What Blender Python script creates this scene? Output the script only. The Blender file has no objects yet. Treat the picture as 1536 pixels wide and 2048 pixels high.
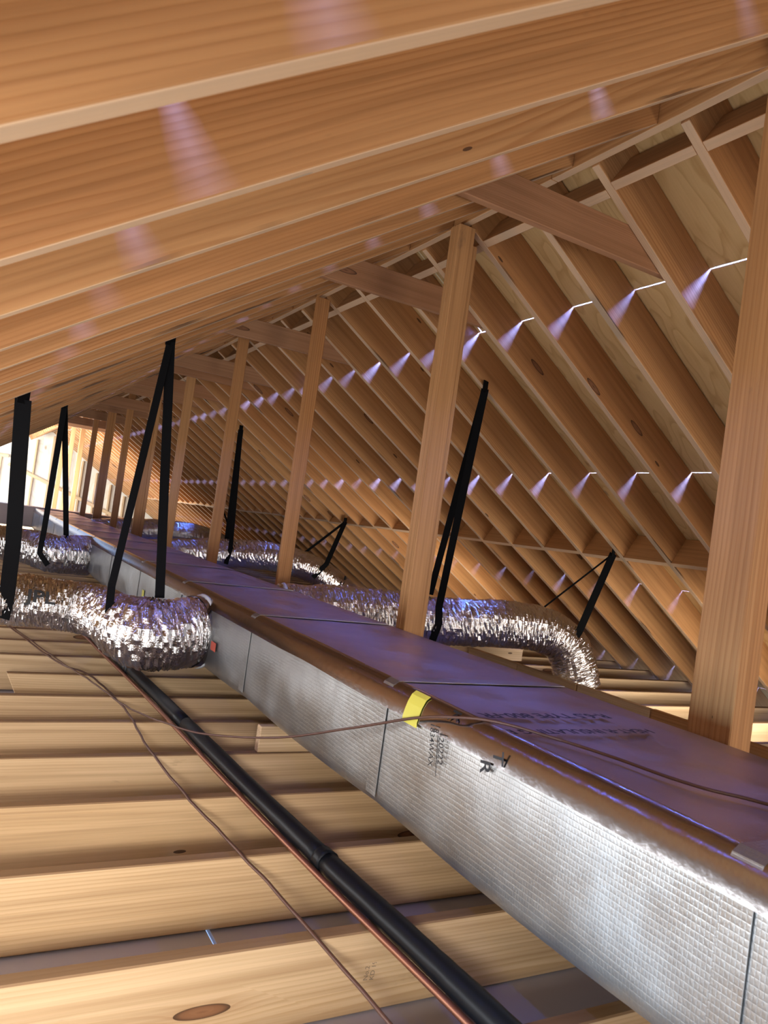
import bpy, bmesh, math, random
from mathutils import Vector, Matrix, noise
random.seed(7)
S = bpy.context.scene
COL = S.collection

# ---------------------------------------------------------------- camera
F_PX, YAW, PITCH, ROLL = 1515.63, 0.5042, 0.0285, -0.1396
fw = Vector((math.sin(YAW)*math.cos(PITCH), math.cos(YAW)*math.cos(PITCH), math.sin(PITCH)))
r0 = fw.cross(Vector((0, 0, 1))).normalized()
d0 = fw.cross(r0)
rt = math.cos(ROLL)*r0 + math.sin(ROLL)*d0
dn = -math.sin(ROLL)*r0 + math.cos(ROLL)*d0
cam = bpy.data.cameras.new('camera')
cam.sensor_fit = 'HORIZONTAL'; cam.sensor_width = 36.0
cam.lens = F_PX/1536*36.0
cam.clip_start = 0.02
cam.dof.use_dof = True; cam.dof.focus_distance = 4.2; cam.dof.aperture_fstop = 14.0
co = bpy.data.objects.new('camera', cam); COL.objects.link(co)
m = Matrix((rt, -dn, -fw)).transposed().to_4x4()
co.matrix_world = m
S.camera = co

# ---------------------------------------------------------------- sky, lamps, exposure
W = bpy.data.worlds.new('sky'); S.world = W; W.use_nodes = True
bg = W.node_tree.nodes['Background']
bg.inputs[0].default_value = (0.40, 0.60, 1.0, 1); bg.inputs[1].default_value = 1.6
S.view_settings.view_transform = 'Standard'; S.view_settings.look = 'None'
S.view_settings.exposure = -0.25; S.view_settings.gamma = 1.0
S.view_settings.use_curve_mapping = False
S.cycles.max_bounces = 6; S.cycles.diffuse_bounces = 3; S.cycles.glossy_bounces = 3
S.cycles.transmission_bounces = 1; S.cycles.caustics_reflective = False; S.cycles.caustics_refractive = False
S.cycles.use_adaptive_sampling = True; S.cycles.adaptive_threshold = 0.08
S.cycles.sample_clamp_indirect = 6.0
S.cycles.use_denoising = True

def area(name, loc, target, sx, sy, power, color, spread=180):
    l = bpy.data.lights.new(name, 'AREA'); l.shape = 'RECTANGLE'; l.size = sx; l.size_y = sy
    l.energy = power; l.color = color; l.spread = math.radians(spread)
    o = bpy.data.objects.new(name, l); COL.objects.link(o)
    d = (Vector(target) - Vector(loc)).normalized()
    o.rotation_euler = d.to_track_quat('-Z', 'Y').to_euler(); o.location = loc
    return o
# daylight through the wide open gable behind the camera, up through the floor hatch the camera stands over, and in at the far dormer, plus added fills
area('gable_daylight', (1.3, -1.85, 0.0), (1.6, 4, -0.3), 2.6, 1.5, 27, (1.0, 0.95, 0.88))
area('hatch_daylight', (-0.1, -0.15, -0.86), (0.5, 0.5, 0.6), 1.0, 1.1, 8.5, (0.92, 0.96, 1.0))
area('joist_fill', (-0.22, -0.55, -0.04), (0.42, 2.1, -1.0), 0.30, 0.22, 11.5, (1.0, 0.96, 0.90), 74)  # added lamp near the camera, aimed down to brighten the joist faces
area('soffit_daylight', (-0.72, 3.0, -0.66), (2.9, 3.4, 1.1), 5.5, 0.36, 66, (0.96, 0.97, 1.0))
area('eave_daylight', (-0.95, 0.70, -0.52), (1.1, 1.0, -0.62), 0.35, 0.20, 2.2, (0.50, 0.74, 1.0), 26)
area('low_rafter_fill', (4.1, -1.85, -0.55), (4.2, 5, 0.0), 2.2, 0.55, 70, (1.0, 0.94, 0.86))  # unseen fill added low at right to brighten the lower rafters
area('mid_rafter_fill', (4.3, 2.7, -0.80), (4.4, 8.0, -0.35), 1.2, 0.3, 13, (1.0, 0.95, 0.88), 110)  # no hatch here: added light for the rafters below the blocking
area('far_rafter_fill', (3.9, 5.6, -0.80), (4.4, 14.0, -0.30), 1.3, 0.3, 20, (1.0, 0.95, 0.88), 120)  # another added fill, for the far lower rafters; no real opening
area('far_soffit_daylight', (-0.72, 9.6, -0.62), (2.9, 10.4, 1.1), 6.5, 0.36, 44, (0.96, 0.97, 1.0))
area('dormer_daylight', (-0.9, 17.6, 0.10), (3.4, 21.5, -0.1), 6.5, 1.4, 1000, (0.82, 0.90, 1.0))
SEAM_W, SEAM_COL = 7.0, (0.12, 0.22, 1.0)

# ---------------------------------------------------------------- materials
def mat(name):
    m = bpy.data.materials.new(name); m.use_nodes = True
    nt = m.node_tree; b = nt.nodes['Principled BSDF']
    return m, nt, b
def N(nt, t, **k):
    n = nt.nodes.new(t)
    for a, v in k.items():
        if a in ('operation', 'blend_type', 'data_type', 'feature', 'wave_type', 'bands_direction', 'noise_dimensions'): setattr(n, a, v)
    return n
def math_(nt, op, a, b=None, c=None):
    n = nt.nodes.new('ShaderNodeMath'); n.operation = op
    for i, v in enumerate((a, b, c)):
        if v is None: continue
        if isinstance(v, (int, float)): n.inputs[i].default_value = v
        else: nt.links.new(v, n.inputs[i])
    return n.outputs[0]
def ramp(nt, x, stops):
    n = nt.nodes.new('ShaderNodeValToRGB')
    e = n.color_ramp.elements
    while len(e) < len(stops): e.new(0.5)
    for i, (p, c) in enumerate(stops):
        e[i].position = p; e[i].color = c if len(c) == 4 else (*c, 1)
    nt.links.new(x, n.inputs[0]); return n.outputs[0]
def mixc(nt, f, a, b, mode='MIX'):
    n = nt.nodes.new('ShaderNodeMix'); n.data_type = 'RGBA'; n.blend_type = mode
    for s, v in ((n.inputs[0], f), (n.inputs[6], a), (n.inputs[7], b)):
        if isinstance(v, (int, float)): s.default_value = v
        elif isinstance(v, tuple): s.default_value = (*v, 1) if len(v) == 3 else v
        else: nt.links.new(v, s)
    return n.outputs[2]
def vmul(nt, v, s):
    n = nt.nodes.new('ShaderNodeVectorMath'); n.operation = 'MULTIPLY'; nt.links.new(v, n.inputs[0]); n.inputs[1].default_value = s
    return n.outputs[0]
def vadd(nt, a, b):
    n = nt.nodes.new('ShaderNodeVectorMath'); n.operation = 'ADD'; nt.links.new(a, n.inputs[0]); nt.links.new(b, n.inputs[1])
    return n.outputs[0]
def noise_(nt, v, scale, detail=3, rough=0.5):
    n = nt.nodes.new('ShaderNodeTexNoise'); nt.links.new(v, n.inputs['Vector'])
    n.inputs['Scale'].default_value = scale; n.inputs['Detail'].default_value = detail; n.inputs['Roughness'].default_value = rough
    return n.outputs['Fac']

def wood(name, light, dark, warm, ring=0.008, knot_amt=0.66, rough=0.6, top=None, wane=0.0, edge=None):
    """sawn pine: growth rings about an off-board pith along local X, fibre streaks, knots, a tint of its own per board"""
    m, nt, b = mat(name)
    tc = nt.nodes.new('ShaderNodeTexCoord'); oi = nt.nodes.new('ShaderNodeObjectInfo')
    wn = nt.nodes.new('ShaderNodeTexWhiteNoise'); wn.noise_dimensions = '1D'; nt.links.new(oi.outputs['Random'], wn.inputs['W'])
    P = vadd(nt, tc.outputs['Object'], vmul(nt, wn.outputs['Color'], (37.0, 0.0, 0.0)))
    off = vadd(nt, P, vmul(nt, wn.outputs['Color'], (0.0, 0.10, 0.22)))
    # knots
    vo = nt.nodes.new('ShaderNodeTexVoronoi'); nt.links.new(vmul(nt, P, (2.1, 6.0, 9.0)), vo.inputs['Vector']); vo.inputs['Scale'].default_value = 1.0
    sep = nt.nodes.new('ShaderNodeSeparateColor'); nt.links.new(vo.outputs['Color'], sep.inputs[0])
    sel = math_(nt, 'GREATER_THAN', sep.outputs[0], knot_amt)
    kd = vo.outputs['Distance']
    ksize = math_(nt, 'MULTIPLY_ADD', sep.outputs[1], 0.09, 0.05)
    kk = math_(nt, 'DIVIDE', kd, ksize)
    kmask = math_(nt, 'MULTIPLY', math_(nt, 'SMOOTHSTEP', kk, 1.15, 0.8) if False else math_(nt, 'LESS_THAN', kk, 1.0), sel)
    swirl = math_(nt, 'MULTIPLY', math_(nt, 'POWER', 2.718, math_(nt, 'MULTIPLY', kd, -7.0)), sel)
    # rings
    sx = nt.nodes.new('ShaderNodeSeparateXYZ'); nt.links.new(off, sx.inputs[0])
    wob = noise_(nt, vmul(nt, P, (0.42, 2.0, 2.0)), 1.0, 1)
    wob2 = noise_(nt, vmul(nt, P, (1.6, 8.0, 8.0)), 1.0, 2)
    yy = math_(nt, 'ADD', sx.outputs[1], math_(nt, 'MULTIPLY', wob, 0.10))
    zz = math_(nt, 'ADD', sx.outputs[2], math_(nt, 'MULTIPLY', wob2, 0.012))
    r = math_(nt, 'SQRT', math_(nt, 'ADD', math_(nt, 'MULTIPLY', yy, yy), math_(nt, 'MULTIPLY', zz, zz)))
    r = math_(nt, 'ADD', r, math_(nt, 'MULTIPLY', swirl, 0.035))
    ph = math_(nt, 'FRACT', math_(nt, 'DIVIDE', r, ring))
    rings = ramp(nt, ph, [(0.0, (0.15,)*3), (0.45, (0.25,)*3), (0.86, (1,)*3), (0.93, (0.9,)*3), (1.0, (0.15,)*3)])
    fib = noise_(nt, vmul(nt, P, (3.0, 160.0, 160.0)), 1.0, 3)
    blot = noise_(nt, vmul(nt, P, (1.4, 5.0, 5.0)), 1.0, 3)
    ramt = ramp(nt, noise_(nt, vmul(nt, P, (0.5, 6.0, 6.0)), 1.0, 2), [(0.35, (0.12,)*3), (0.65, (0.62,)*3)])
    f = math_(nt, 'ADD', math_(nt, 'MULTIPLY', rings, ramt), math_(nt, 'MULTIPLY', fib, 0.35))
    col = mixc(nt, f, light, dark)
    sw = nt.nodes.new('ShaderNodeSeparateColor'); nt.links.new(wn.outputs['Color'], sw.inputs[0])
    tf = math_(nt, 'MULTIPLY', math_(nt, 'ADD', sw.outputs[2], math_(nt, 'MULTIPLY', blot, 0.7)), 0.6)
    col = mixc(nt, tf, col, mixc(nt, 1.0, col, warm, 'MULTIPLY'))
    streak = noise_(nt, vmul(nt, P, (0.9, 45.0, 45.0)), 1.0, 3, 0.6)
    col = mixc(nt, ramp(nt, streak, [(0.42, (0, 0, 0)), (0.72, (0.6,)*3)]), col, mixc(nt, 0.5, dark, (0.2, 0.09, 0.03)))
    v2 = nt.nodes.new('ShaderNodeTexVoronoi'); nt.links.new(vmul(nt, P, (3.3, 9.0, 12.0)), v2.inputs['Vector']); v2.inputs['Scale'].default_value = 1.0
    s2 = nt.nodes.new('ShaderNodeSeparateColor'); nt.links.new(v2.outputs['Color'], s2.inputs[0])
    k2 = math_(nt, 'MULTIPLY', math_(nt, 'LESS_THAN', v2.outputs['Distance'], math_(nt, 'MULTIPLY_ADD', s2.outputs[1], 0.05, 0.04)), math_(nt, 'GREATER_THAN', s2.outputs[0], knot_amt + 0.04))
    col = mixc(nt, math_(nt, 'MULTIPLY', k2, 0.85), col, (0.06, 0.025, 0.012))
    halo = math_(nt, 'MULTIPLY', math_(nt, 'POWER', 2.718, math_(nt, 'MULTIPLY', kk, -1.1)), math_(nt, 'MULTIPLY', sel, 0.75))
    col = mixc(nt, halo, col, (0.30, 0.13, 0.05))
    kcol = ramp(nt, kk, [(0.0, (0.10, 0.04, 0.018)), (0.35, (0.27, 0.12, 0.055)), (0.75, (0.20, 0.085, 0.038)), (0.95, (0.05, 0.02, 0.01))])
    col = mixc(nt, math_(nt, 'MULTIPLY', kmask, 0.9), col, kcol)
    # weather stains along the edges
    st = noise_(nt, vmul(nt, P, (3.0, 9.0, 9.0)), 1.0, 5, 0.7)
    col = mixc(nt, ramp(nt, st, [(0.66, (0, 0, 0)), (0.76, (0.4,)*3)]), col, (0.16, 0.09, 0.05))
    so = nt.nodes.new('ShaderNodeSeparateXYZ'); nt.links.new(tc.outputs['Object'], so.inputs[0])
    if wane:   # bark left along the lower arris here and there
        wz = noise_(nt, vmul(nt, P, (2.6, 0.0, 30.0)), 1.0, 4, 0.65)
        near = math_(nt, 'LESS_THAN', so.outputs[2], math_(nt, 'MULTIPLY_ADD', wz, 0.026, -0.004))
        sel2 = ramp(nt, noise_(nt, vmul(nt, P, (1.1, 0.0, 0.0)), 1.0, 3), [(0.56, (0, 0, 0)), (0.62, (wane,)*3)])
        col = mixc(nt, math_(nt, 'MULTIPLY', near, sel2), col, (0.07, 0.04, 0.025))
    if edge:   # light from below, painted pale into the lower edge's colour
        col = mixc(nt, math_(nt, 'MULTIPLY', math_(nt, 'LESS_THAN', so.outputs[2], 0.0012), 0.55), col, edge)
    if top:    # unlit upper edge, its shade painted dark into the colour
        up = math_(nt, 'GREATER_THAN', so.outputs[2], top[0] - 0.0035)
        col = mixc(nt, math_(nt, 'MULTIPLY', up, 0.85), col, mixc(nt, blot, top[1], (0.30, 0.17, 0.08)))
    nt.links.new(col, b.inputs['Base Color'])
    b.inputs['Roughness'].default_value = rough
    b.inputs['Specular IOR Level'].default_value = 0.3
    bu = nt.nodes.new('ShaderNodeBump'); bu.inputs['Strength'].default_value = 0.25; bu.inputs['Distance'].default_value = 0.002
    nt.links.new(f, bu.inputs['Height']); nt.links.new(bu.outputs[0], b.inputs['Normal'])
    return m
M = {}
JD_ = 0.184
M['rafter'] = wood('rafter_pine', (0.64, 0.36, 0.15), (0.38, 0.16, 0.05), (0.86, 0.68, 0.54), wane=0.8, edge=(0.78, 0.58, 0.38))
M['joist'] = wood('joist_pine', (0.76, 0.57, 0.36), (0.53, 0.34, 0.17), (0.92, 0.82, 0.68), ring=0.009, top=(JD_, (0.16, 0.085, 0.045)))
M['post'] = wood('post_pine', (0.64, 0.37, 0.16), (0.42, 0.19, 0.065), (0.88, 0.70, 0.54), ring=0.012, knot_amt=0.5)
M['tie'] = wood('tie_pine', (0.50, 0.28, 0.15), (0.33, 0.155, 0.07), (0.85, 0.7, 0.58), ring=0.008)
M['bright'] = wood('stud_pine', (0.78, 0.58, 0.36), (0.6, 0.38, 0.18), (0.95, 0.85, 0.7))

def plywood(name, a, b_):
    m, nt, b = mat(name)
    tc = nt.nodes.new('ShaderNodeTexCoord'); oi = nt.nodes.new('ShaderNodeObjectInfo')
    wn = nt.nodes.new('ShaderNodeTexWhiteNoise'); wn.noise_dimensions = '1D'; nt.links.new(oi.outputs['Random'], wn.inputs['W'])
    P = vadd(nt, tc.outputs['Object'], vmul(nt, wn.outputs['Color'], (31.0, 17.0, 0.0)))
    n1 = noise_(nt, vmul(nt, P, (1.6, 5.5, 1.0)), 1.0, 2)
    bands = math_(nt, 'FRACT', math_(nt, 'MULTIPLY', n1, 9.0))
    fib = noise_(nt, vmul(nt, P, (8.0, 120.0, 1.0)), 1.0, 3)
    rr = ramp(nt, bands, [(0, (0.1,)*3), (0.6, (0.3,)*3), (0.9, (0.95,)*3), (1, (0.1,)*3)])
    f = math_(nt, 'ADD', math_(nt, 'MULTIPLY', rr, 0.5), math_(nt, 'MULTIPLY', fib, 0.4))
    col = mixc(nt, f, a, b_)
    vo = nt.nodes.new('ShaderNodeTexVoronoi'); nt.links.new(vmul(nt, P, (2.0, 4.0, 1.0)), vo.inputs['Vector']); vo.inputs['Scale'].default_value = 1.6
    k = ramp(nt, vo.outputs['Distance'], [(0.05, (1,)*3), (0.13, (0,)*3)])
    col = mixc(nt, math_(nt, 'MULTIPLY', k, 0.55), col, (0.25, 0.11, 0.04))
    nt.links.new(col, b.inputs['Base Color']); b.inputs['Roughness'].default_value = 0.6
    b.inputs['Specular IOR Level'].default_value = 0.25
    return m
M['ply'] = plywood('sheathing_plywood', (0.78, 0.53, 0.24), (0.50, 0.27, 0.085))
M['ply_wall'] = plywood('gable_plywood', (0.84, 0.74, 0.58), (0.68, 0.54, 0.36))

def simple(name, col, rough=0.5, metal=0.0, bump=None):
    m, nt, b = mat(name)
    b.inputs['Base Color'].default_value = (*col, 1); b.inputs['Roughness'].default_value = rough; b.inputs['Metallic'].default_value = metal
    if bump:
        tc = nt.nodes.new('ShaderNodeTexCoord')
        h = noise_(nt, tc.outputs['Object'], bump[0], 4)
        bu = nt.nodes.new('ShaderNodeBump'); bu.inputs['Strength'].default_value = bump[1]; bu.inputs['Distance'].default_value = 0.004
        nt.links.new(h, bu.inputs['Height']); nt.links.new(bu.outputs[0], b.inputs['Normal'])
    return m
M['flex'] = simple('crinkled_foil', (0.78, 0.76, 0.74), 0.15, 1.0, (110, 0.9))
M['foil_tape'] = simple('foil_tape', (0.43, 0.41, 0.41), 0.18, 1.0, (30, 0.2))
M['strap'] = simple('black_strap', (0.003, 0.003, 0.0035), 0.9)
M['strap'].node_tree.nodes['Principled BSDF'].inputs['Specular IOR Level'].default_value = 0.15
M['ink'] = simple('black_ink', (0.012, 0.012, 0.014), 0.6)
M['stamp'] = simple('grey_stamp_ink', (0.20, 0.15, 0.10), 0.7)
M['rubber'] = simple('pipe_insulation', (0.004, 0.005, 0.0065), 0.4)
M['rubber'].node_tree.nodes['Principled BSDF'].inputs['Specular IOR Level'].default_value = 0.22
M['copper'] = simple('copper', (0.36, 0.17, 0.11), 0.45, 1.0)
M['wire'] = simple('brown_wire', (0.10, 0.045, 0.03), 0.4)
M['yellow'] = simple('yellow_tape', (0.72, 0.66, 0.10), 0.5)
M['white'] = simple('white_mastic', (0.75, 0.77, 0.8), 0.4)
M['red'] = simple('red_label', (0.55, 0.10, 0.06), 0.5)
M['drywall'] = simple('drywall_paper', (0.42, 0.38, 0.40), 0.9)

def board_foil(name, base, rough, scrim, metal):
    m, nt, b = mat(name)
    tc = nt.nodes.new('ShaderNodeTexCoord'); P = tc.outputs['Object']
    b.inputs['Base Color'].default_value = (*base, 1); b.inputs['Metallic'].default_value = metal
    s = nt.nodes.new('ShaderNodeSeparateXYZ'); nt.links.new(P, s.inputs[0])
    wv = noise_(nt, P, 7.0, 3)
    def line(c, period):
        x = math_(nt, 'ADD', c, math_(nt, 'MULTIPLY', wv, 0.004))
        return math_(nt, 'POWER', math_(nt, 'ABSOLUTE', math_(nt, 'SINE', math_(nt, 'MULTIPLY', x, math.pi/period))), 0.35)
    grid = math_(nt, 'MINIMUM', line(math_(nt, 'ADD', s.outputs[1], 0.0), 0.0085), line(math_(nt, 'ADD', s.outputs[2], s.outputs[0]), 0.012))
    big = noise_(nt, P, 6.0, 2, 0.5)
    fine = noise_(nt, P, 60.0, 3, 0.6)
    h = math_(nt, 'ADD', math_(nt, 'MULTIPLY', grid, scrim), math_(nt, 'ADD', math_(nt, 'MULTIPLY', big, 3.0), math_(nt, 'MULTIPLY', fine, 0.35)))
    bu = nt.nodes.new('ShaderNodeBump'); bu.inputs['Strength'].default_value = 0.55; bu.inputs['Distance'].default_value = 0.003
    nt.links.new(h, bu.inputs['Height']); nt.links.new(bu.outputs[0], b.inputs['Normal'])
    rg = ramp(nt, big, [(0.35, (rough,)*3), (0.7, (rough+0.14,)*3)])
    nt.links.new(rg, b.inputs['Roughness'])
    return m
M['duct_side'] = board_foil('foil_scrim_facing', (0.40, 0.40, 0.39), 0.30, 0.22, 0.9)
M['duct_top'] = board_foil('foil_scrim_facing_top', (0.42, 0.345, 0.335), 0.32, 0.12, 0.85)  # same foil as the sides; reflected roof and blue light tinted into its colour

# ---------------------------------------------------------------- mesh helpers
def link(name, me, material=None, parent=None, mw=None):
    o = bpy.data.objects.new(name, me); COL.objects.link(o)
    if material is not None and me is not None and not me.materials: me.materials.append(material)
    if parent is not None: o.parent = parent
    if mw is not None: o.matrix_local = mw
    return o
def empty(name, loc=(0, 0, 0), **props):
    o = bpy.data.objects.new(name, None); COL.objects.link(o); o.location = loc
    o.empty_display_size = 0.1
    for k, v in props.items(): o[k] = v
    return o
def thing(name, label, cat, loc=(0, 0, 0), group=None):
    o = empty(name, loc); o['label'] = label; o['category'] = cat
    if group: o['group'] = group
    return o
def tag(o, label, cat, group=None):
    o['label'] = label; o['category'] = cat
    if group: o['group'] = group
    return o
_cache = {}
def prism(poly, t, bevel=0.003):
    """outline in local XZ, thickness t centred on local Y, edges eased"""
    key = (tuple((round(a, 4), round(b, 4)) for a, b in poly), round(t, 4), bevel)
    if key in _cache: return _cache[key]
    bm = bmesh.new()
    vs = [bm.verts.new((x, -t/2, z)) for x, z in poly]
    f = bm.faces.new(vs)
    g = bmesh.ops.extrude_face_region(bm, geom=[f])
    bmesh.ops.translate(bm, vec=(0, t, 0), verts=[e for e in g['geom'] if isinstance(e, bmesh.types.BMVert)])
    bmesh.ops.recalc_face_normals(bm, faces=bm.faces)
    if bevel: bmesh.ops.bevel(bm, geom=bm.edges[:], offset=bevel, segments=1, affect='EDGES', profile=0.5)
    me = bpy.data.meshes.new('board'); bm.to_mesh(me); bm.free()
    _cache[key] = me
    return me
_mm = {}
def board_mesh(poly, t, material, bevel=0.003):
    me = prism(poly, t, bevel); k = (me.name, material.name)
    if k not in _mm:
        c = me.copy(); c.materials.append(material); _mm[k] = c
    return _mm[k]
def rect(L, D): return [(0, 0), (L, 0), (L, D), (0, D)]
def frame(o, x, z):
    x = Vector(x).normalized(); z = Vector(z); z = (z - x*z.dot(x)).normalized(); y = z.cross(x)
    mm = Matrix((x, y, z)).transposed().to_4x4(); mm.translation = Vector(o); return mm
def board(name, o, x, z, L, T, D, material, parent=None, poly=None, bevel=0.003):
    """o: corner at mid-thickness; x: length direction; z: depth direction"""
    me = board_mesh(poly or rect(L, D), T, material, bevel)
    ob = bpy.data.objects.new(name, me); COL.objects.link(ob)
    mw = frame(o, x, z)
    if parent is not None:
        ob.parent = parent; ob.matrix_local = Matrix.Translation(-parent.location) @ mw
    else: ob.matrix_world = mw
    return ob
def from_bm(name, bm, material, parent=None, smooth=False, loc=(0, 0, 0)):
    me = bpy.data.meshes.new(name); bmesh.ops.recalc_face_normals(bm, faces=bm.faces); bm.to_mesh(me); bm.free()
    me.materials.append(material)
    if smooth: me.polygons.foreach_set('use_smooth', [True]*len(me.polygons))
    ob = bpy.data.objects.new(name, me); COL.objects.link(ob)
    if parent is not None: ob.parent = parent; ob.location = Vector(loc) - parent.location
    else: ob.location = loc
    return ob
def catmull(pts, n):
    P = [Vector(p) for p in pts]; P = [2*P[0]-P[1]] + P + [2*P[-1]-P[-2]]
    out = []
    for i in range(1, len(P)-2):
        for k in range(n):
            t = k/n; a, b, c, d = P[i-1:i+3]
            out.append(0.5*((2*b) + (c-a)*t + (2*a-5*b+4*c-d)*t*t + (3*b-a-3*c+d)*t**3))
    out.append(P[-2]); return out
def tube_frames(C):
    T = [(C[min(i+1, len(C)-1)] - C[max(i-1, 0)]).normalized() for i in range(len(C))]
    u = T[0].cross(Vector((0, 0, 1)));
    if u.length < 1e-3: u = T[0].cross(Vector((0, 1, 0)))
    u.normalize(); fr = []
    for t in T:
        u = (u - t*u.dot(t)).normalized(); fr.append((t, u, t.cross(u)))
    return fr
def tube(name, C, rad, sides, material, parent=None, wrinkle=None, caps=True, seed=0.0):
    bm = bmesh.new(); fr = tube_frames(C); rings = []; s = 0.0
    for i, (c, (t, u, v)) in enumerate(zip(C, fr)):
        if i: s += (C[i]-C[i-1]).length
        r = rad(i/(len(C)-1)) if callable(rad) else rad
        ring = []
        for k in range(sides):
            a = 2*math.pi*k/sides; rr = r
            if wrinkle:
                ca, sa = math.cos(a), math.sin(a)
                n1 = noise.noise(Vector((s*70+seed, ca*3.4, sa*3.4)))
                n2 = noise.noise(Vector((s*95+seed*3, ca*8, sa*8)))
                n3 = noise.noise(Vector((s*7+seed*2, ca*1.6, sa*1.6)))
                rr = r + wrinkle*(0.85*(1-abs(n1)*2.4) + 0.7*n2 + 1.1*n3)
            ring.append(bm.verts.new(c + (u*math.cos(a) + v*math.sin(a))*rr))
        rings.append(ring)
    for a, b in zip(rings, rings[1:]):
        for k in range(sides):
            bm.faces.new((a[k], a[(k+1) % sides], b[(k+1) % sides], b[k]))
    if caps:
        bm.faces.new(rings[0][::-1]); bm.faces.new(rings[-1])
    loc = C[0]
    bmesh.ops.translate(bm, vec=-loc, verts=bm.verts)
    return from_bm(name, bm, material, parent, wrinkle is None or wrinkle < 0.004, loc)
def ribbon(name, pts, wdir, w, th, material, parent=None):
    """a flat band along pts; wdir: width direction (vector or one per point)"""
    bm = bmesh.new(); P = [Vector(p) for p in pts]; prev = None; first = None
    for i, p in enumerate(P):
        t = (P[min(i+1, len(P)-1)] - P[max(i-1, 0)]).normalized()
        wd = Vector(wdir[i] if isinstance(wdir[0], (tuple, list, Vector)) else wdir)
        wd = (wd - t*wd.dot(t)).normalized(); n = t.cross(wd)
        q = [bm.verts.new(p + wd*a*w/2 + n*b*th/2) for a, b in ((-1, -1), (1, -1), (1, 1), (-1, 1))]
        if prev:
            for k in range(4): bm.faces.new((prev[k], prev[(k+1) % 4], q[(k+1) % 4], q[k]))
        else: first = q
        prev = q
    bm.faces.new(first[::-1]); bm.faces.new(prev)
    bmesh.ops.translate(bm, vec=-P[0], verts=bm.verts)
    return from_bm(name, bm, material, parent, False, P[0])
def text_mesh(body, size, bold=0.0):
    c = bpy.data.curves.new('lettering', 'FONT'); c.body = body; c.size = size; c.offset = bold; c.align_x = 'LEFT'; c.resolution_u = 3
    o = bpy.data.objects.new('lettering_tmp', c); COL.objects.link(o)
    dg = bpy.context.evaluated_depsgraph_get(); dg.update()
    me = bpy.data.meshes.new_from_object(o.evaluated_get(dg))
    bpy.data.objects.remove(o); bpy.data.curves.remove(c)
    me.materials.clear()
    return me
def flat_text(name, body, size, o, x, y, material, parent, bold=0.0, stretch=(1, 1)):
    """print lying on a surface: x reading direction, y up direction of the letters"""
    me = text_mesh(body, size, bold)
    x = Vector(x).normalized(); y = Vector(y).normalized(); z = x.cross(y)
    for v in me.vertices: v.co = Vector((v.co.x*stretch[0], v.co.y*stretch[1], 0))
    me.materials.append(material)
    ob = bpy.data.objects.new(name, me); COL.objects.link(ob)
    mw = Matrix((x, y, z)).transposed().to_4x4(); mw.translation = Vector(o)
    if parent is not None: ob.parent = parent; ob.matrix_local = parent.matrix_basis.inverted() @ mw
    else: ob.matrix_world = mw
    return ob

# ---------------------------------------------------------------- measures
SP = 0.4064                                    # spacing of rafters and joists
CO, SI = 3/math.sqrt(13), 2/math.sqrt(13)      # slope 8 in 12
RX = 1.867                                     # ridge
CB_R, CT_R = 2.735, 2.985                      # right slope: z + 2/3 x of rafter bottoms, of sheathing
CB_L, CT_L = 0.262, 0.500                      # left slope: z - 2/3 x
ZJ, JD = -0.882, 0.184                         # joist tops, joist depth
TH = 0.038
Y_END, Y_DORMER = 22.6, 13.8

# ---------------------------------------------------------------- floor: joists and the ceiling boards below them
floor = empty('floor', kind='structure')
yj = [1.4624 + SP*k for k in range(-5, 62)]
for i, y in enumerate(yj):
    k = i - 5
    if k in (-4, -3, -2): continue      # open hatch below the camera
    x0 = -1.7; poly = None
    if k == 6: x0 = 0.285
    if k == 7: x0 = 0.12
    L = 5.62 - x0
    if k == 6: poly = [(0.09, 0), (L, 0), (L, JD), (0, JD)]
    board('joist', (x0, y + TH/2, ZJ - JD + random.uniform(-0.003, 0.003)), (1, random.uniform(-0.0006, 0.0006), 0), (0, random.uniform(-0.012, 0.012), 1), L, TH, JD, M['joist'], floor, poly)
for r in range(13):
    for c in range(3):
        board('drywall_panel', (-1.75 + 2.45*c, -1.7 + 2.45*r*0.9 + 1.1, ZJ - JD - 0.02), (1, 0, 0), (0, 0, 1), 2.44, 2.19, 0.013, M['drywall'], floor, bevel=0)
# ---------------------------------------------------------------- right slope
UR, WR = Vector((CO, 0, -SI)), Vector((SI, 0, CO))
UL, WL = Vector((-CO, 0, -SI)), Vector((-SI, 0, CO))
DR, DL = (CT_R - CB_R)*CO, (CT_L - CB_L)*CO
cr = empty('ceiling_right', kind='structure')
cl = empty('ceiling_left', kind='structure')
yr = [2.147 + SP*k for k in range(-7, 65)]     # camera-side faces of the right rafters
yr = [y for y in yr if y < Y_END - 0.1]
LR = (5.75 - RX)/CO
pr = [(0.019/CO, 0), (LR, 0), (LR, DR), (0.019/CO - DR*SI/CO, DR)]
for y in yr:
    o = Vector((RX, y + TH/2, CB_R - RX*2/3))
    board('rafter', o + Vector((0, 0, random.uniform(-0.004, 0.002))), UR, WR, 0, TH, 0, M['rafter'], cr, pr)
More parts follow.
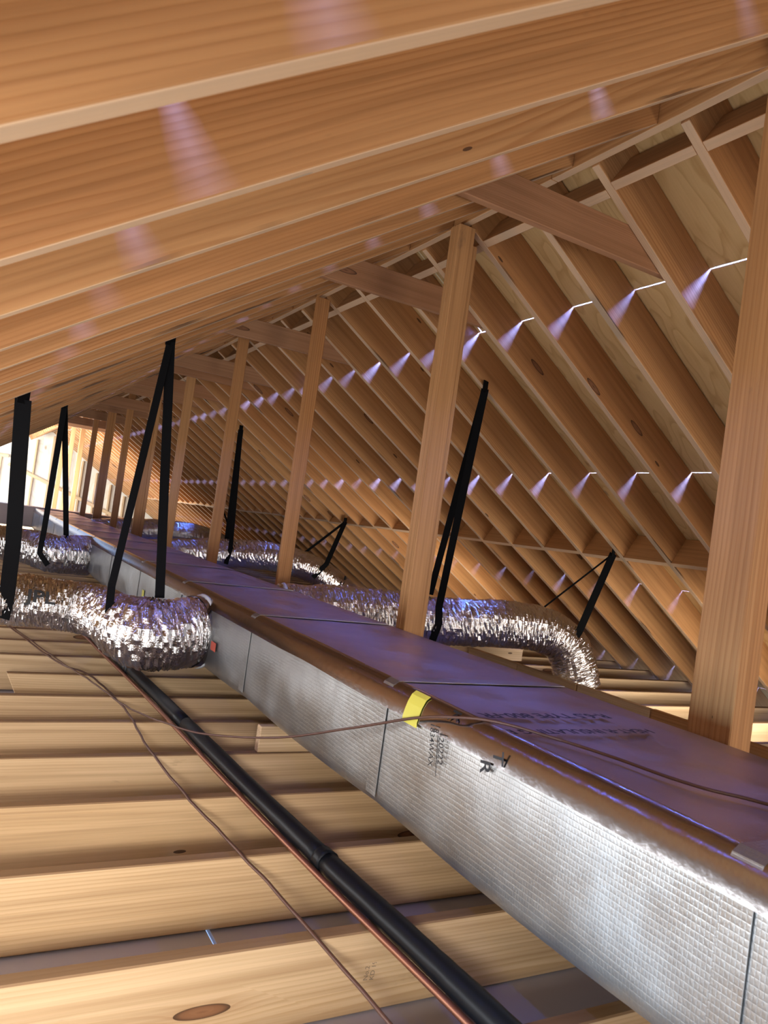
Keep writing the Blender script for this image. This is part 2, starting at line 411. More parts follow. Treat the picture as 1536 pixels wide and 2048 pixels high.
# blocking between the right rafters: a row just below the ridge and a row half way down
def blk(s_u, depth, t, lean=0.0):
    for y0, y1 in zip(yr, yr[1:]):
        yy0 = y0 + TH; L = y1 - yy0
        o = Vector((RX, yy0, CB_R - RX*2/3)) + UR*(s_u + random.uniform(-0.012, 0.012))
        z = WR + UR*lean
        board('rafter_block', o, (0, 1, 0), z, L, t, depth, M['rafter'], cr, bevel=0.002)
blk(0.135, 0.15, TH)
blk((4.02 - RX)/CO, DR - 0.004, TH)
def top_R(x, y, up=0.0): return Vector((x, y, CT_R - x*2/3)) + WR*up
def top_L(x, y, up=0.0): return Vector((x, y, CT_L + x*2/3)) + WL*up
GAP = 0.006
rows_R = [RX + 0.001, 2.560, 3.591, 4.640, 5.668, 6.3]
for ri, (xa, xb) in enumerate(zip(rows_R, rows_R[1:])):
    a = xa + (GAP/2*CO if ri else 0); b = xb - GAP/2*CO
    y = -1.9 - (ri % 2)*1.22 if ri else -3.569
    while y < Y_END:
        ye = min(y + 2.438, Y_END)
        board('sheathing_panel', top_R(a, (y+ye)/2, 0.001), UR, WR, (b-a)/CO, ye - y - (0.002 if ri else 0.012), 0.012, M['ply'], cr, bevel=0)
        y = ye
# ---------------------------------------------------------------- left slope
yl = [0.62 + SP*k for k in range(-4, 66)]
LL_ = (RX + 1.9)/CO
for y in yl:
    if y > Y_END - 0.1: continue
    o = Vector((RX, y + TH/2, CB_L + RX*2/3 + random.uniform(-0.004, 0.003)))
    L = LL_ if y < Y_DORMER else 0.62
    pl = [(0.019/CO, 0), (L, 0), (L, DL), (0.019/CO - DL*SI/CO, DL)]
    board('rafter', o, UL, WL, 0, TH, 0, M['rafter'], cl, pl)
rows_L = [RX - 0.001, 1.150, 0.125, -0.90, -1.93]
for ri, (xa, xb) in enumerate(zip(rows_L, rows_L[1:])):
    a = xa - (GAP/2*CO if ri else 0); b = xb + GAP/2*CO
    y = -1.9 - (ri % 2)*1.22
    yend = Y_DORMER if ri else Y_END
    while y < yend:
        ye = min(y + 2.438, yend)
        board('sheathing_panel', top_L(a, (y+ye)/2, 0.001), UL, WL, (a-b)/CO, ye - y - 0.002, 0.012, M['ply'], cl, bevel=0)
        y = ye
# sky light falling through the open joints of the sheathing
def seam_light(x, topf, wv, y0, y1, power):
    l = bpy.data.lights.new('sky_gap', 'AREA'); l.shape = 'RECTANGLE'; l.size = y1 - y0; l.size_y = 0.006
    l.energy = power; l.color = SEAM_COL
    o = bpy.data.objects.new('sky_gap', l); COL.objects.link(o)
    z = Vector(wv); xx = Vector((0, 1, 0)); yv = z.cross(xx)
    mw = Matrix((xx, yv, z)).transposed().to_4x4(); mw.translation = topf(x, (y0+y1)/2, 0.024); o.matrix_world = mw
for x, pw in ((2.560, 1.0), (3.591, 1.0), (4.640, 0.35), (5.668, 0.35)):
    ys = [y for y in yr if 0.8 < y < 7.5]; ys += [y for y in yr if y >= 7.5][::3]
    for y0, y1 in zip(ys, ys[1:]):
        seam_light(x, top_R, WR, y0 + TH, y1, SEAM_W*pw*(y1-y0)/SP*random.choice((0.55, 0.8, 1.0, 1.0, 1.3)))
for x, pw in ((1.150, 0.5), (0.125, 0.35)):
    ys = [y for y in yl if 0.0 < y < 5.5]; ys += [y for y in yl if 5.5 <= y < Y_DORMER][::4]
    for y0, y1 in zip(ys, ys[1:]):
        seam_light(x, top_L, WL, y0 + TH, y1, SEAM_W*pw*(y1-y0)/SP*random.choice((0.5, 0.8, 1.0)))
# ridge board, in lengths
rb = empty('trim_ridge', kind='structure')
y = -1.9
while y < Y_END - 0.05:
    L = min(4.27, Y_END - y)
    board('ridge_board', (RX, y + 0.001, 1.485), (0, 1, 0), (0, 0, 1), L - 0.002, TH, 0.235, M['rafter'], rb)
    y += L
# ---------------------------------------------------------------- far gable wall
wb = empty('wall_back', (0, Y_END, 0), kind='structure')
def gable_poly(xa, xb):
    def zt(x): return min(CT_R - x*2/3, CT_L + x*2/3) - 0.005
    pts = [(xa, ZJ - 0.2), (xb, ZJ - 0.2), (xb, zt(xb))]
    if xa < RX < xb: pts.append((RX, zt(RX)))
    pts.append((xa, zt(xa))); return pts, zt
for xa in (-1.95, -0.73, 0.49, 1.71, 2.93, 4.15):
    xb = xa + 1.215
    pts, zt = gable_poly(xa, xb)
    if pts[2][1] < ZJ: pts[2] = (xb, ZJ - 0.1)
    if pts[-1][1] < ZJ: pts[-1] = (xa, ZJ - 0.1)
    me = prism(pts, 0.012, 0).copy(); me.materials.append(M['ply_wall'])
    ob = bpy.data.objects.new('plywood_panel', me); COL.objects.link(ob); ob.parent = wb; ob.location = (0, 0.06, 0)
x = -0.9
while x < 5.0:
    _, zt = gable_poly(x, x + 0.1)
    if zt(x) - 0.26 > ZJ + 0.2 and abs(x - RX) > 0.05:
        board('stud', (x, Y_END - 0.045, ZJ), (0, 0, 1), (0, 1, 0), zt(x) - 0.30 - ZJ, TH, 0.089, M['bright'], wb)
    x += SP
board('plate', (0.9, Y_END - 0.05, 0.42), (1, 0, -0.36), (0, 0, 1), 3.6, TH, 0.089, M['bright'], wb)
board('plate', (-1.0, Y_END - 0.05, 0.62), (1, 0, 0), (0, 0, 1), 1.9, TH, 0.089, M['bright'], wb)
# near gable behind the camera: studs and panels either side of its opening
wf = empty('wall_front', (0, -1.95, 0), kind='structure')
for pts in ([(-2.0, ZJ-.2), (-1.3, ZJ-.2), (-1.3, -0.4), (-2.0, -0.85)], [(2.0, ZJ-.2), (5.9, ZJ-.2), (5.9, -0.95), (2.0, 1.6)],
            [(-1.3, 0.3), (2.0, 0.3), (2.0, 1.62), (1.8, 1.7), (-0.3, 0.3)][:5]):
    me = prism(pts, 0.012, 0).copy(); me.materials.append(M['ply_wall'])
    ob = bpy.data.objects.new('plywood_panel', me); COL.objects.link(ob); ob.parent = wf

# ---------------------------------------------------------------- posts under the ridge
names = ['nearest', 'second nearest', 'third nearest', 'fourth', 'fifth', 'sixth', 'seventh', 'eighth', 'ninth', 'tenth', 'eleventh']
ZT = 1.47
def stud(parent, x, y, a, b, z0=ZJ, z1=ZT):
    """upright of section b (along X) by a (along Y), corner x, y"""
    if b <= a: board('stud', (x + b/2, y, z0), (0, 0, 1), (0, 1, 0), z1 - z0, b, a, M['post'], parent)
    else: board('stud', (x, y + a/2, z0), (0, 0, 1), (1, 0, 0), z1 - z0, a, b, M['post'], parent)
desc = ['built-up pine ridge post of wide and narrow studs, nearest the camera at right',
        'tripled pine ridge post rising behind the purple duct top, second from the near end',
        'slim single pine ridge post with dark knots, third from the near end',
        'slim pine ridge post, fourth from the near end, beside a hanging strap',
        'fifth pine ridge post from the near end, left of the long black strap pair',
        'sixth pine ridge post from the near end', 'seventh pine ridge post from the near end, ending at the duct',
        'eighth pine ridge post from the near end, a doubled one', 'ninth pine ridge post from the near end, thin in the distance',
        'tenth pine ridge post from the near end, in front of the bright gable', 'eleventh pine ridge post, seen against the bright gable',
        'twelfth pine ridge post, seen against the bright gable', 'thirteenth pine ridge post, seen against the bright gable',
        'fourteenth pine ridge post, last but one before the bright gable', 'fifteenth and farthest pine ridge post near the bright gable']
for k in range(15):
    yc = 1.35 + 1.6256*k
    if yc > Y_END - 0.3: break
    p = thing('ridge_post', desc[k], 'post', (RX, yc, ZJ), 'posts under the ridge')
    if k == 0:
        stud(p, RX + 0.012, yc - 0.035, 0.14, TH); stud(p, RX + 0.051, yc - 0.012, TH, 0.089, ZJ, 1.36)
        stud(p, RX + 0.051, yc + 0.03, TH, 0.089, ZJ, 1.36)
    elif k == 1:
        stud(p, RX - 0.055, yc - 0.03, TH, 0.089); stud(p, RX - 0.055, yc + 0.009, TH, 0.089); stud(p, RX + 0.035, yc - 0.005, 0.089, TH, ZJ, 1.40)
    elif k in (5, 7):
        stud(p, RX - 0.055, yc - 0.02, TH, 0.089); stud(p, RX + 0.035, yc - 0.02, 0.089, TH, ZJ, 1.40)
    else:
        stud(p, RX - 0.045, yc - 0.02, TH, 0.089)
# ---------------------------------------------------------------- collar ties
kt = [0, 3, 7, 11, 12, 15, 17, 21, 23, 27, 31, 33]
tl = ['nearest dark collar tie board below the ridge, above the second post', 'second collar tie from the near end, passing behind the second post',
      'third collar tie from the near end, behind the third post', 'fourth collar tie from the near end, behind the fourth post',
      'fifth collar tie, close behind the fourth one', 'sixth collar tie from the near end', 'seventh collar tie from the near end',
      'eighth collar tie from the near end', 'ninth collar tie from the near end', 'tenth collar tie, far toward the bright gable',
      'eleventh collar tie, far toward the bright gable', 'twelfth and farthest collar tie toward the bright gable']
for k, lab in zip(kt, tl):
    y = 2.147 + SP*k + TH + 0.019
    zb, dd = 1.195, 0.14
    xl0, xl1 = (zb - CB_L)*1.5 - 0.10, (zb + dd - CB_L)*1.5 - 0.10
    xr0, xr1 = (CB_R - zb)*1.5 + 0.10, (CB_R - zb - dd)*1.5 + 0.10
    ob = board('collar_tie', (0, y, 0), (1, 0, 0), (0, 0, 1), 0, TH - 0.002, 0, M['tie'], None, [(xl0, zb), (xr0, zb), (xr1, zb + dd), (xl1, zb + dd)])
    tag(ob, lab, 'tie', 'collar ties under the ridge')

# ---------------------------------------------------------------- main duct
DX0, DX1, DZ0, DZ1 = 1.11, 1.765, -0.765, -0.41
duct = thing('duct', 'long rectangular foil-faced duct board trunk with purple-grey top running to the far gable', 'duct', (DX0, 0, DZ0))
def duct_profile(): return [(DX0 + 0.035, DZ0), (DX0 + 0.008, DZ0 + 0.014), (DX0, DZ0 + 0.05)], [(DX0 - 0.004, (DZ0+DZ1)/2), (DX0, DZ1 - 0.035), (DX0 + 0.008, DZ1 - 0.008)]
joints = [-1.4, -0.45, 0.727, 1.856, 3.016, 4.17, 5.3, 6.45, 7.6, 8.75, 9.9, 11.05, 12.2, 13.4, 14.68]
def sag(y, j0, j1):
    t = (y - j0)/(j1 - j0); return math.sin(math.pi*max(0, min(1, t)))
for ji, (a, b) in enumerate(zip(joints, joints[1:])):
    bm = bmesh.new(); n = 14; nz = 10; rows = []
    for i in range(n + 1):
        y = a + (b-a)*i/n; s = sag(y, a, b); row = []
        prof = [(DX0 + 0.20, DZ0), (DX0 + 0.05, DZ0)]
        for q in range(5):
            an = math.pi/2*q/4; prof.append((DX0 + 0.05 - 0.05*math.sin(an), DZ0 + 0.05 - 0.05*math.cos(an)))
        for q in range(1, nz):
            prof.append((DX0, DZ0 + 0.05 + (DZ1 - 0.052 - DZ0 - 0.05)*q/nz))
        prof += [(DX0, DZ1 - 0.052), (DX0 + 0.006, DZ1 - 0.028), (DX0 + 0.014, DZ1 - 0.010), (DX0 + 0.026, DZ1)]
        for x, z in prof:
            t = (z - DZ0)/(DZ1 - DZ0)
            bul = 0.012*s*math.sin(math.pi*t) if x < DX0 + 0.02 else 0
            nn = noise.noise(Vector((y*3.1, z*6, ji)))*0.005*s
            zz = z - (0.012*s if z < DZ0 + 0.06 else 0)
            row.append(bm.verts.new((x - bul - nn, y, zz)))
        rows.append(row)
    for r1, r2 in zip(rows, rows[1:]):
        for q in range(len(r1) - 1): bm.faces.new((r1[q], r1[q+1], r2[q+1], r2[q]))
    bmesh.ops.translate(bm, vec=(-DX0, -a, -DZ0), verts=bm.verts)
    from_bm('side_panel', bm, M['duct_side'], duct, True, (DX0, a, DZ0))
    bm = bmesh.new(); rows = []
    for i in range(n + 1):
        y = a + (b-a)*i/n; s = sag(y, a, b)
        rows.append([bm.verts.new((x, y, DZ1 + 0.0 - 0.010*s*math.sin(math.pi*(x-DX0)/(DX1-DX0)) + noise.noise(Vector((x*4, y*3, 9)))*0.003)) for x in [DX0 + 0.026 + (DX1 - DX0 - 0.026)*q/8 for q in range(9)]])
        rows[-1] += [bm.verts.new((DX1, y, DZ0)), bm.verts.new((DX0 + 0.2, y, DZ0))]
    for r1, r2 in zip(rows, rows[1:]):
        for q in range(len(r1) - 1): bm.faces.new((r1[q], r1[q+1], r2[q+1], r2[q]))
    bmesh.ops.translate(bm, vec=(-DX0, -a, -DZ1), verts=bm.verts)
    from_bm('top_panel', bm, M['duct_top'], duct, True, (DX0, a, DZ1))
# end caps and foil tapes
for y in (joints[0], joints[-1]):
    bm = bmesh.new(); bmesh.ops.create_cube(bm, size=1.0)
    for v in bm.verts: v.co = Vector((v.co.x*(DX1-DX0-0.02), v.co.y*0.02, v.co.z*(DZ1-DZ0-0.02)))
    from_bm('end_cap', bm, M['duct_side'], duct, False, ((DX0+DX1)/2, y, (DZ0+DZ1)/2))
for y in joints[1:-1]:
    w = 0.055
    ribbon('joint_tape', [(DX0 - 0.004, y, DZ0 + 0.035), (DX0 - 0.0045, y, -0.62), (DX0 - 0.0045, y, DZ1 - 0.052), (DX0 - 0.001, y, DZ1 - 0.027), (DX0 + 0.009, y, DZ1 - 0.006), (DX0 + 0.026, y, DZ1 + 0.0042), ((DX0+DX1)/2, y, DZ1 + 0.004), (DX1 - 0.01, y, DZ1 + 0.004)],
           (0, 1, 0), w, 0.0015, M['duct_side'], duct)
bm = bmesh.new(); prev = None
for i in range(161):
    y = joints[0] + 0.02 + (joints[-1] - joints[0] - 0.04)*i/160; q = noise.noise(Vector((y*2.3, 4, 0)))*0.006
    row = [bm.verts.new(p) for p in ((DX0 - 0.0125, y, DZ1 - 0.066 + q), (DX0 - 0.009, y, DZ1 - 0.050), (DX0 - 0.002, y, DZ1 - 0.026), (DX0 + 0.008, y, DZ1 - 0.007), (DX0 + 0.024, y, DZ1 + 0.0035), (DX0 + 0.036 + q, y, DZ1 + 0.0045))]
    if prev:
        for a_ in range(5): bm.faces.new((prev[a_], prev[a_+1], row[a_+1], row[a_]))
    prev = row
from_bm('corner_tape', bm, M['foil_tape'], duct, True)
# print on the duct
flat_text('lettering', '120222', 0.030, (DX0 - 0.0165, 1.545, -0.462), (0, -0.12, -1), (0, -1, 0.12), M['ink'], duct, 0.0002, (0.88, 1))
flat_text('lettering', '1834WAX', 0.030, (DX0 - 0.0165, 1.588, -0.452), (0, -0.12, -1), (0, -1, 0.12), M['ink'], duct, 0.0002, (0.80, 1))
flat_text('lettering', 'R', 0.052, (DX0 - 0.0165, 1.372, -0.472), (0, -0.12, -1), (0, -1, 0.12), M['ink'], duct, 0.0008)
flat_text('lettering', 'T', 0.052, (DX0 - 0.0135, 1.335, -0.440), (0, -0.12, -1), (0, -1, 0.12), M['ink'], duct, 0.0008)
flat_text('lettering', 'K', 0.05, (DX0 + 0.0135, 1.535, DZ1 + 0.0065), (-0.56, 0, -0.83), (0, -1, 0), M['ink'], duct, 0.0006)
flat_text('lettering', 'R-6.5 TYPE 800-FR', 0.052, (DX0 + 0.485, 1.505, DZ1 + 0.004), (-1, 0.0, 0), (0, -1, 0), M['ink'], duct, 0.0016, (1.05, 1.1))
flat_text('lettering', 'HEAT-R INSULATING E', 0.046, (DX0 + 0.50, 1.365, DZ1 + 0.004), (-1, 0.0, 0), (0, -1, 0), M['ink'], duct, 0.0014)
ribbon('underline', [(DX0 - 0.0165, 1.551, -0.465), (DX0 - 0.0165, 1.537, -0.57)], (0, 1, 0), 0.002, 0.0006, M['ink'], duct)
yt = ribbon('yellow_tape', [(DX0 - 0.0135, 1.69, -0.487), (DX0 - 0.0145, 1.69, -0.474), (DX0 - 0.0115, 1.69, DZ1 - 0.050), (DX0 - 0.0045, 1.69, DZ1 - 0.026), (DX0 + 0.006, 1.69, DZ1 - 0.005), (DX0 + 0.018, 1.69, DZ1 + 0.004)], (0, 1, 0), 0.072, 0.0015, M['yellow'], duct)
yt['label'] = 'yellow tape tab on the top edge'
ribbon('yellow_tape', [(DX0 - 0.012, 5.05, -0.66), (DX0 - 0.014, 5.05, -0.58)], (0, 1, 0), 0.06, 0.0015, M['yellow'], duct)
flat_text('lettering', 'FRK', 0.08, (DX0 - 0.017, 4.72, -0.50), (0, -0.1, -1), (0, -1, 0.1), M['ink'], duct)
# tee plenum at the far end
bm = bmesh.new(); bmesh.ops.create_cube(bm, size=1.0)
for v in bm.verts: v.co = Vector((v.co.x*3.9, v.co.y*0.6, v.co.z*0.36))
bmesh.ops.bevel(bm, geom=bm.edges[:], offset=0.02, segments=2, affect='EDGES')
tee = from_bm('plenum', bm, M['duct_top'], None, False, (1.45, 15.0, -0.57))
tag(tee, 'purple-grey foil-faced crosswise plenum at the far end of the long duct', 'plenum')
# lumber the duct rests on
def bearer(y, x0, x1, lab):
    ob = board('bearer', (x0, y, ZJ + 0.002), (1, 0, 0), (0, 0, 1), x1 - x0, TH, 0.098, M['joist'], None)
    tag(ob, lab, 'board', 'bearers under the duct'); return ob
bearer(2.70, 1.085, 1.78, 'short board end sticking out under the duct, on the joists beside the black pipe')
bearer(6.30, 1.02, 1.78, 'short board end sticking out under the far part of the duct, below the left elbow')
bearer(0.6, 1.14, 1.78, 'short bearer board under the near end of the duct')

# ---------------------------------------------------------------- flexible ducts
def flex_mesh(name, pts, rad, parent, seed, n=46, sides=40, wr=0.006):
    C = catmull(pts, n); return tube(name, C, rad, sides, M['flex'], parent, wr, True, seed)
def collar(parent, c, axis, r):
    """white mastic ring where the tube meets the duct"""
    ax = Vector(axis).normalized(); C = [Vector(c) + ax*t for t in (0.0, 0.008, 0.016, 0.024)]
    return tube('collar', C, lambda t: r + 0.012*math.sin(math.pi*(0.15 + 0.8*t)), 40, M['white'], parent, 0.002, True, 3.0)
def band(parent, c, axis, r, w=0.045, mname='strap', name='strap_band'):
    ax = Vector(axis).normalized(); u = ax.cross(Vector((0, 0, 1)));
    if u.length < 1e-3: u = Vector((1, 0, 0))
    u.normalize(); v = ax.cross(u)
    pts = [Vector(c) + (u*math.cos(a) + v*math.sin(a))*r for a in [2*math.pi*i/36 for i in range(37)]]
    return ribbon(name, pts, tuple(ax), w, 0.003, M[mname], parent)
# right side
f1 = thing('flex_duct', 'crinkled silver flex duct branching right from the trunk, nearest one, ending in a down elbow', 'flexible duct', (1.77, 4.40, -0.55), 'flexible ducts')
flex_mesh('tube', [(1.76, 4.36, -0.56), (2.05, 4.30, -0.53), (2.40, 4.24, -0.515), (2.80, 4.15, -0.515), (3.25, 4.05, -0.49), (3.52, 3.98, -0.495), (3.68, 3.93, -0.55), (3.77, 3.90, -0.66), (3.83, 3.87, -0.86)],
          lambda t: 0.158 - 0.012*t, f1, 1.0, wr=0.009)
collar(f1, (1.768, 4.36, -0.56), (1, -0.2, 0), 0.165)
f2 = thing('flex_duct', 'silver flex duct on the right, second one along, with a black band round its elbow', 'flexible duct', (1.77, 8.3, -0.55), 'flexible ducts')
flex_mesh('tube', [(1.76, 8.55, -0.60), (2.2, 8.45, -0.53), (2.65, 8.40, -0.47), (3.1, 8.20, -0.44), (3.50, 8.02, -0.49), (3.75, 7.93, -0.60), (3.98, 7.85, -0.76), (4.05, 7.82, -0.87)],
          lambda t: 0.165 - 0.012*t, f2, 5.0, n=30)
band(f2, (3.87, 7.89, -0.685), (0.25, -0.08, -0.20), 0.163, 0.06)
f3 = thing('flex_duct', 'silver flex duct on the right, third and farther one along the trunk', 'flexible duct', (1.77, 12.3, -0.5), 'flexible ducts')
flex_mesh('tube', [(1.76, 12.2, -0.58), (2.3, 12.25, -0.50), (2.9, 12.2, -0.45), (3.4, 12.15, -0.47), (3.8, 12.1, -0.60), (3.95, 12.05, -0.86)], 0.19, f3, 9.0, n=26, sides=28)
# left side
f4 = thing('flex_duct', 'bulging silver flex duct elbow left of the trunk, nearest one, joining the lettered tube', 'flexible duct', (1.10, 3.66, -0.60), 'flexible ducts')
flex_mesh('tube', [(1.105, 3.68, -0.600), (1.02, 3.66, -0.607), (0.93, 3.63, -0.617), (0.83, 3.64, -0.622), (0.755, 3.74, -0.612), (0.70, 3.92, -0.595), (0.60, 4.08, -0.585), (0.42, 4.14, -0.578), (0.2, 4.17, -0.572), (-0.2, 4.16, -0.572), (-0.6, 4.15, -0.58)],
          lambda t: 0.162 if t < 0.32 else 0.162 - 0.040*min(1, (t-0.32)/0.16), f4, 13.0, n=40, wr=0.0105)
collar(f4, (1.104, 3.68, -0.600), (-1, -0.2, 0), 0.170)
band(f4, (1.06, 3.67, -0.603), (-1, -0.3, 0), 0.174, 0.03, 'foil_tape', 'foil_band')
rl = ribbon('red_label', [(DX0 - 0.017, 3.42, -0.645), (DX0 - 0.018, 3.42, -0.605)], (0, 1, 0), 0.07, 0.002, M['red'], f4)
f5 = thing('flex_duct', 'silver flex duct elbow left of the trunk, second one along, held by a long strap', 'flexible duct', (1.10, 8.0, -0.62), 'flexible ducts')
flex_mesh('tube', [(1.105, 7.75, -0.60), (0.95, 7.66, -0.61), (0.80, 7.62, -0.61), (0.66, 7.72, -0.59), (0.5, 7.80, -0.575), (0.2, 7.85, -0.57), (-0.4, 7.9, -0.57)],
          lambda t: 0.185 - 0.03*min(1, t*1.6), f5, 17.0, n=34, wr=0.010)
# JPL print wrapped on the left tube
F4C = catmull([(0.83, 3.64, -0.622), (0.755, 3.74, -0.612), (0.70, 3.92, -0.595), (0.60, 4.08, -0.585), (0.42, 4.14, -0.578), (0.2, 4.17, -0.572), (-0.2, 4.16, -0.572), (-0.6, 4.15, -0.58)], 40)
def wrap_text(body, size, x0, r, parent, a0):
    me = text_mesh(body, size, 0.002)
    for v in me.vertices:
        a = a0 - v.co.y/r; tx = x0 + v.co.x*1.2
        c = min(F4C, key=lambda p: abs(p.x - tx) + (0 if p.y > 4.0 else 9))
        v.co = Vector((tx, c.y - r*math.cos(a), c.z - r*math.sin(a)))
    me.materials.append(M['ink'])
    ob = bpy.data.objects.new('lettering', me); COL.objects.link(ob); ob.parent = parent; ob.location = -parent.location
wrap_text('JPL', 0.085, 0.33, 0.139, f4, -0.10)

# ---------------------------------------------------------------- hanging straps
def strap(lab, top, ends, w=0.042, loop=None):
    t = thing('hanging_strap', lab, 'strap', top, 'black straps holding the flexible ducts')
    ribbon('staple_end', [Vector(top) + Vector((0, 0.0, 0.05)), Vector(top) + Vector((0, 0, -0.02))], (0.9, 0.45, 0), w*1.3, 0.006, M['strap'], t)
    for e in ends:
        ww = e[1] if isinstance(e, tuple) and isinstance(e[1], float) and not isinstance(e[0], float) else w
        P = e[0] if ww is not w or not isinstance(e[0], float) else [e]
        pts = [Vector(top)] + [Vector(p) for p in P]
        out = [pts[0]]
        for p in pts[1:]:
            q = out[-1]
            for i in range(1, 9): out.append(q.lerp(p, i/8))
        ribbon('band', out, (0.875, -0.483, 0), ww, 0.003, M['strap'], t)
    return t
strap('widest black strap at the left edge, hanging to the lettered tube', (0.172, 3.75, 0.37), [([(0.235, 3.99, -0.30), (0.245, 4.04, -0.55), (0.24, 4.07, -0.66)], 0.075)])
strap('tall black strap pair in front of the fifth post, holding the near left elbow', (0.765, 3.74, 0.775), [([(0.66, 3.72, -0.42), (0.655, 3.66, -0.56), (0.70, 3.58, -0.68)], 0.036), ([(0.875, 3.66, -0.452)], 0.045)])
strap('black strap pair hanging to the second left elbow, by the left edge', (0.62, 6.76, 0.675), [([(0.67, 7.45, -0.42), (0.66, 7.43, -0.60), (0.74, 7.40, -0.70)], 0.05), ([(0.88, 7.62, -0.43)], 0.05)])
strap('black strap pair holding the nearest right flex duct beside the second post', (2.65, 3.76, 0.955), [([(2.72, 4.16, -0.35)], 0.042), ([(2.71, 4.02, -0.40), (2.71, 4.0, -0.52), (2.70, 4.03, -0.63)], 0.046)])
strap('black strap at the elbow of the nearest right flex duct', (3.952, 3.82, 0.085), [([(3.60, 4.05, -0.35)], 0.012), ([(3.715, 3.80, -0.46), (3.66, 3.79, -0.53), (3.60, 3.83, -0.59)], 0.05)])
strap('short black strap at the elbow of the second right flex duct', (3.99, 8.15, 0.075), [([(3.50, 8.1, -0.35)], 0.03), ([(3.66, 7.80, -0.43), (3.53, 7.83, -0.60)], 0.055)])
strap('black strap hanging beside the fourth post to the second right flex duct', (2.65, 8.44, 0.955), [([(2.68, 8.45, -0.32)], 0.06), ([(2.66, 8.22, -0.40), (2.64, 8.24, -0.58)], 0.05)])
strap('black strap between the fifth and sixth posts, right one of two close together', (2.83, 12.95, 0.835), [([(2.75, 12.1, -0.30), (2.74, 12.02, -0.45)], 0.07), ([(2.85, 12.3, -0.28)], 0.05)])
strap('thin black strap far along, left one of two close together by the sixth post', (2.52, 12.5, 1.045), [([(2.42, 12.3, -0.32)], 0.06)])
strap('farthest short black strap under the rafter blocking, beyond the fourth post', (4.02, 13.2, 0.05), [([(3.6, 12.3, -0.30)], 0.03), ([(3.95, 12.2, -0.40)], 0.03)])

# ---------------------------------------------------------------- pipe, wires
pipe = thing('pipe', 'black foam-insulated refrigerant pipe running over the joists with a bare copper line', 'pipe', (0.95, 1.5, -0.85))
PC = catmull([(1.03, -0.6, -0.853), (1.0, 0.4, -0.853), (0.972, 1.06, -0.853), (0.959, 1.30, -0.853), (0.93, 1.74, -0.852), (0.901, 2.40, -0.853), (0.862, 3.54, -0.853), (0.815, 4.4, -0.853), (0.769, 5.13, -0.853), (0.60, 6.6, -0.853), (0.35, 7.6, -0.853)], 10)
cuts = [0, 17, 40, 55, 64, 74, 88, len(PC)-1]
cuts = [i for i in cuts if i < len(PC)]
for a, b in zip(cuts, cuts[1:]):
    if b - a < 2: continue
    tube('insulation_sleeve', PC[a:b+1], lambda t: 0.0275 - 0.0025*math.exp(-((t-0.5)*9)**2)*0.3, 20, M['rubber'], pipe, 0.0008, True, a*1.0)
for i in (40, 64):
    d = (PC[i+1]-PC[i-1]).normalized()
    tube('joint_wrap', [PC[i] - d*0.018, PC[i] - d*0.008, PC[i] + d*0.008, PC[i] + d*0.018], 0.0305, 18, M['rubber'], pipe, 0.002)
tube('copper_line', [p + Vector((-0.036, 0, -0.017)) for p in PC], 0.0085, 10, M['copper'], pipe)
def wire(lab, pts, r=0.0035, n=10):
    C = catmull(pts, n)
    C = [c + Vector((noise.noise(c*9)*0.006, 0, 0)) for c in C]
    o = tube('wire', C, r, 8, M['wire']); return tag(o, lab, 'wire', 'brown thermostat wires')
wire('thin brown wire snaking over the joists left of the black pipe', [(0.0, 6.6, -0.877), (0.305, 5.32, -0.877), (0.52, 4.18, -0.877), (0.648, 3.865, -0.877), (0.705, 3.28, -0.877), (0.695, 2.72, -0.877), (0.719, 2.20, -0.877), (0.757, 1.81, -0.877), (0.78, 1.48, -0.877), (0.796, 1.15, -0.877), (0.80, 0.6, -0.877)], 0.0042)
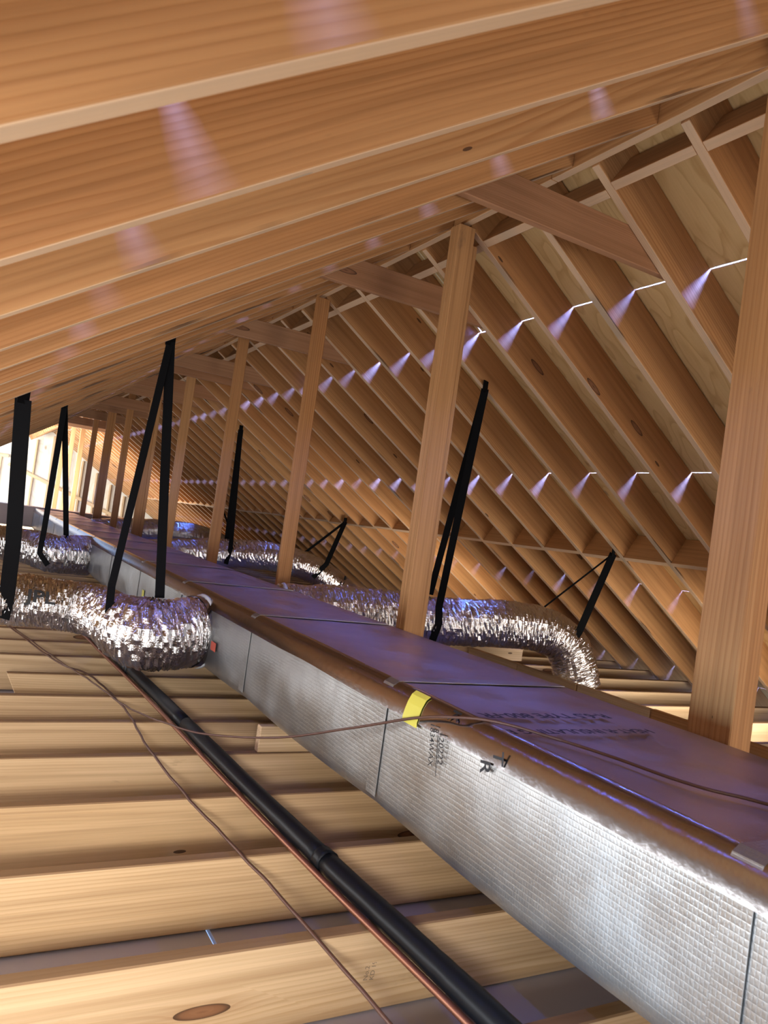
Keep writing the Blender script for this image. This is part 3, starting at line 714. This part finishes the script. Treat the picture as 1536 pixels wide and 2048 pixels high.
wire('thin brown wire crossing over the black pipe and up over the duct top', [(0.02, 6.5, -0.87), (0.32, 5.25, -0.87), (0.54, 4.12, -0.87), (0.63, 3.75, -0.872), (0.712, 3.27, -0.868), (0.78, 2.75, -0.80), (0.875, 2.58, -0.782), (0.99, 2.28, -0.70), (1.055, 1.95, -0.575), (1.085, 1.66, -0.463), (1.098, 1.50, -0.415), (1.16, 1.40, -0.400), (1.259, 1.209, -0.404), (1.313, 0.991, -0.404), (1.392, 0.878, -0.404), (1.5, 0.6, -0.404)], 0.0036)

# ---------------------------------------------------------------- loose lumber
o = board('plank', (3.60, -0.4, ZJ + 0.003), (0, 1, 0), (0, 0, 1), 3.42, TH, 0.098, M['post'], None)
tag(o, 'brown board on edge along the joists right of the duct, near length', 'board')
for i_, (ya, yb) in enumerate(((3.03, 3.62), (3.63, 4.22), (4.23, 4.82))):
    o = board('plank', (3.60 - 0.005*(i_ % 2), ya, ZJ + 0.003), (0, 1, 0), (0, 0, 1), yb - ya, TH, 0.094, M['joist'], None)
    tag(o, ('short pale board on edge right of the duct, just before the flex elbow', 'short pale board on edge right of the duct, passing the foot of the flex elbow', 'short pale board on edge right of the duct, beyond the flex elbow')[i_], 'board', 'short boards in line on the joists')
o = board('plank', (2.55, 4.87, ZJ + 0.002), (1, 0, 0), (0, 0, 1), 1.6, TH, 0.10, M['joist'], None)
tag(o, 'crosswise board on edge behind and below the nearest right flex duct', 'board')
for i, (x, y, a, lab) in enumerate(((1.02, 1.26, 0.9, 'scrap stick lying between the joists at the bottom edge, left one'), (1.09, 1.27, 0.9, 'scrap stick lying between the joists at the bottom edge, right one'))):
    o = board('scrap_stick', (x, y, ZJ - JD - 0.004), (0.45, -0.9, 0), (0, 0, 1), 0.22, 0.035, 0.02, M['joist'], None)
    tag(o, lab, 'stick', 'scrap sticks between the joists')
# mill stamps on the joist faces
def stamp(x, k, z, txt, s=0.02):
    y = 1.4624 + SP*k - 0.0012
    ob = flat_text('mill_stamp', txt, s, (x, y, z), (0.08, 0, 1), (-1, 0, 0.08), M['stamp'], floor)
stamp(0.93, 0, ZJ - 0.115, 'No.2 SYP\nKD 19', 0.016); stamp(1.08, 1, ZJ - 0.10, 'No.2 SYP\nKD 19', 0.015)
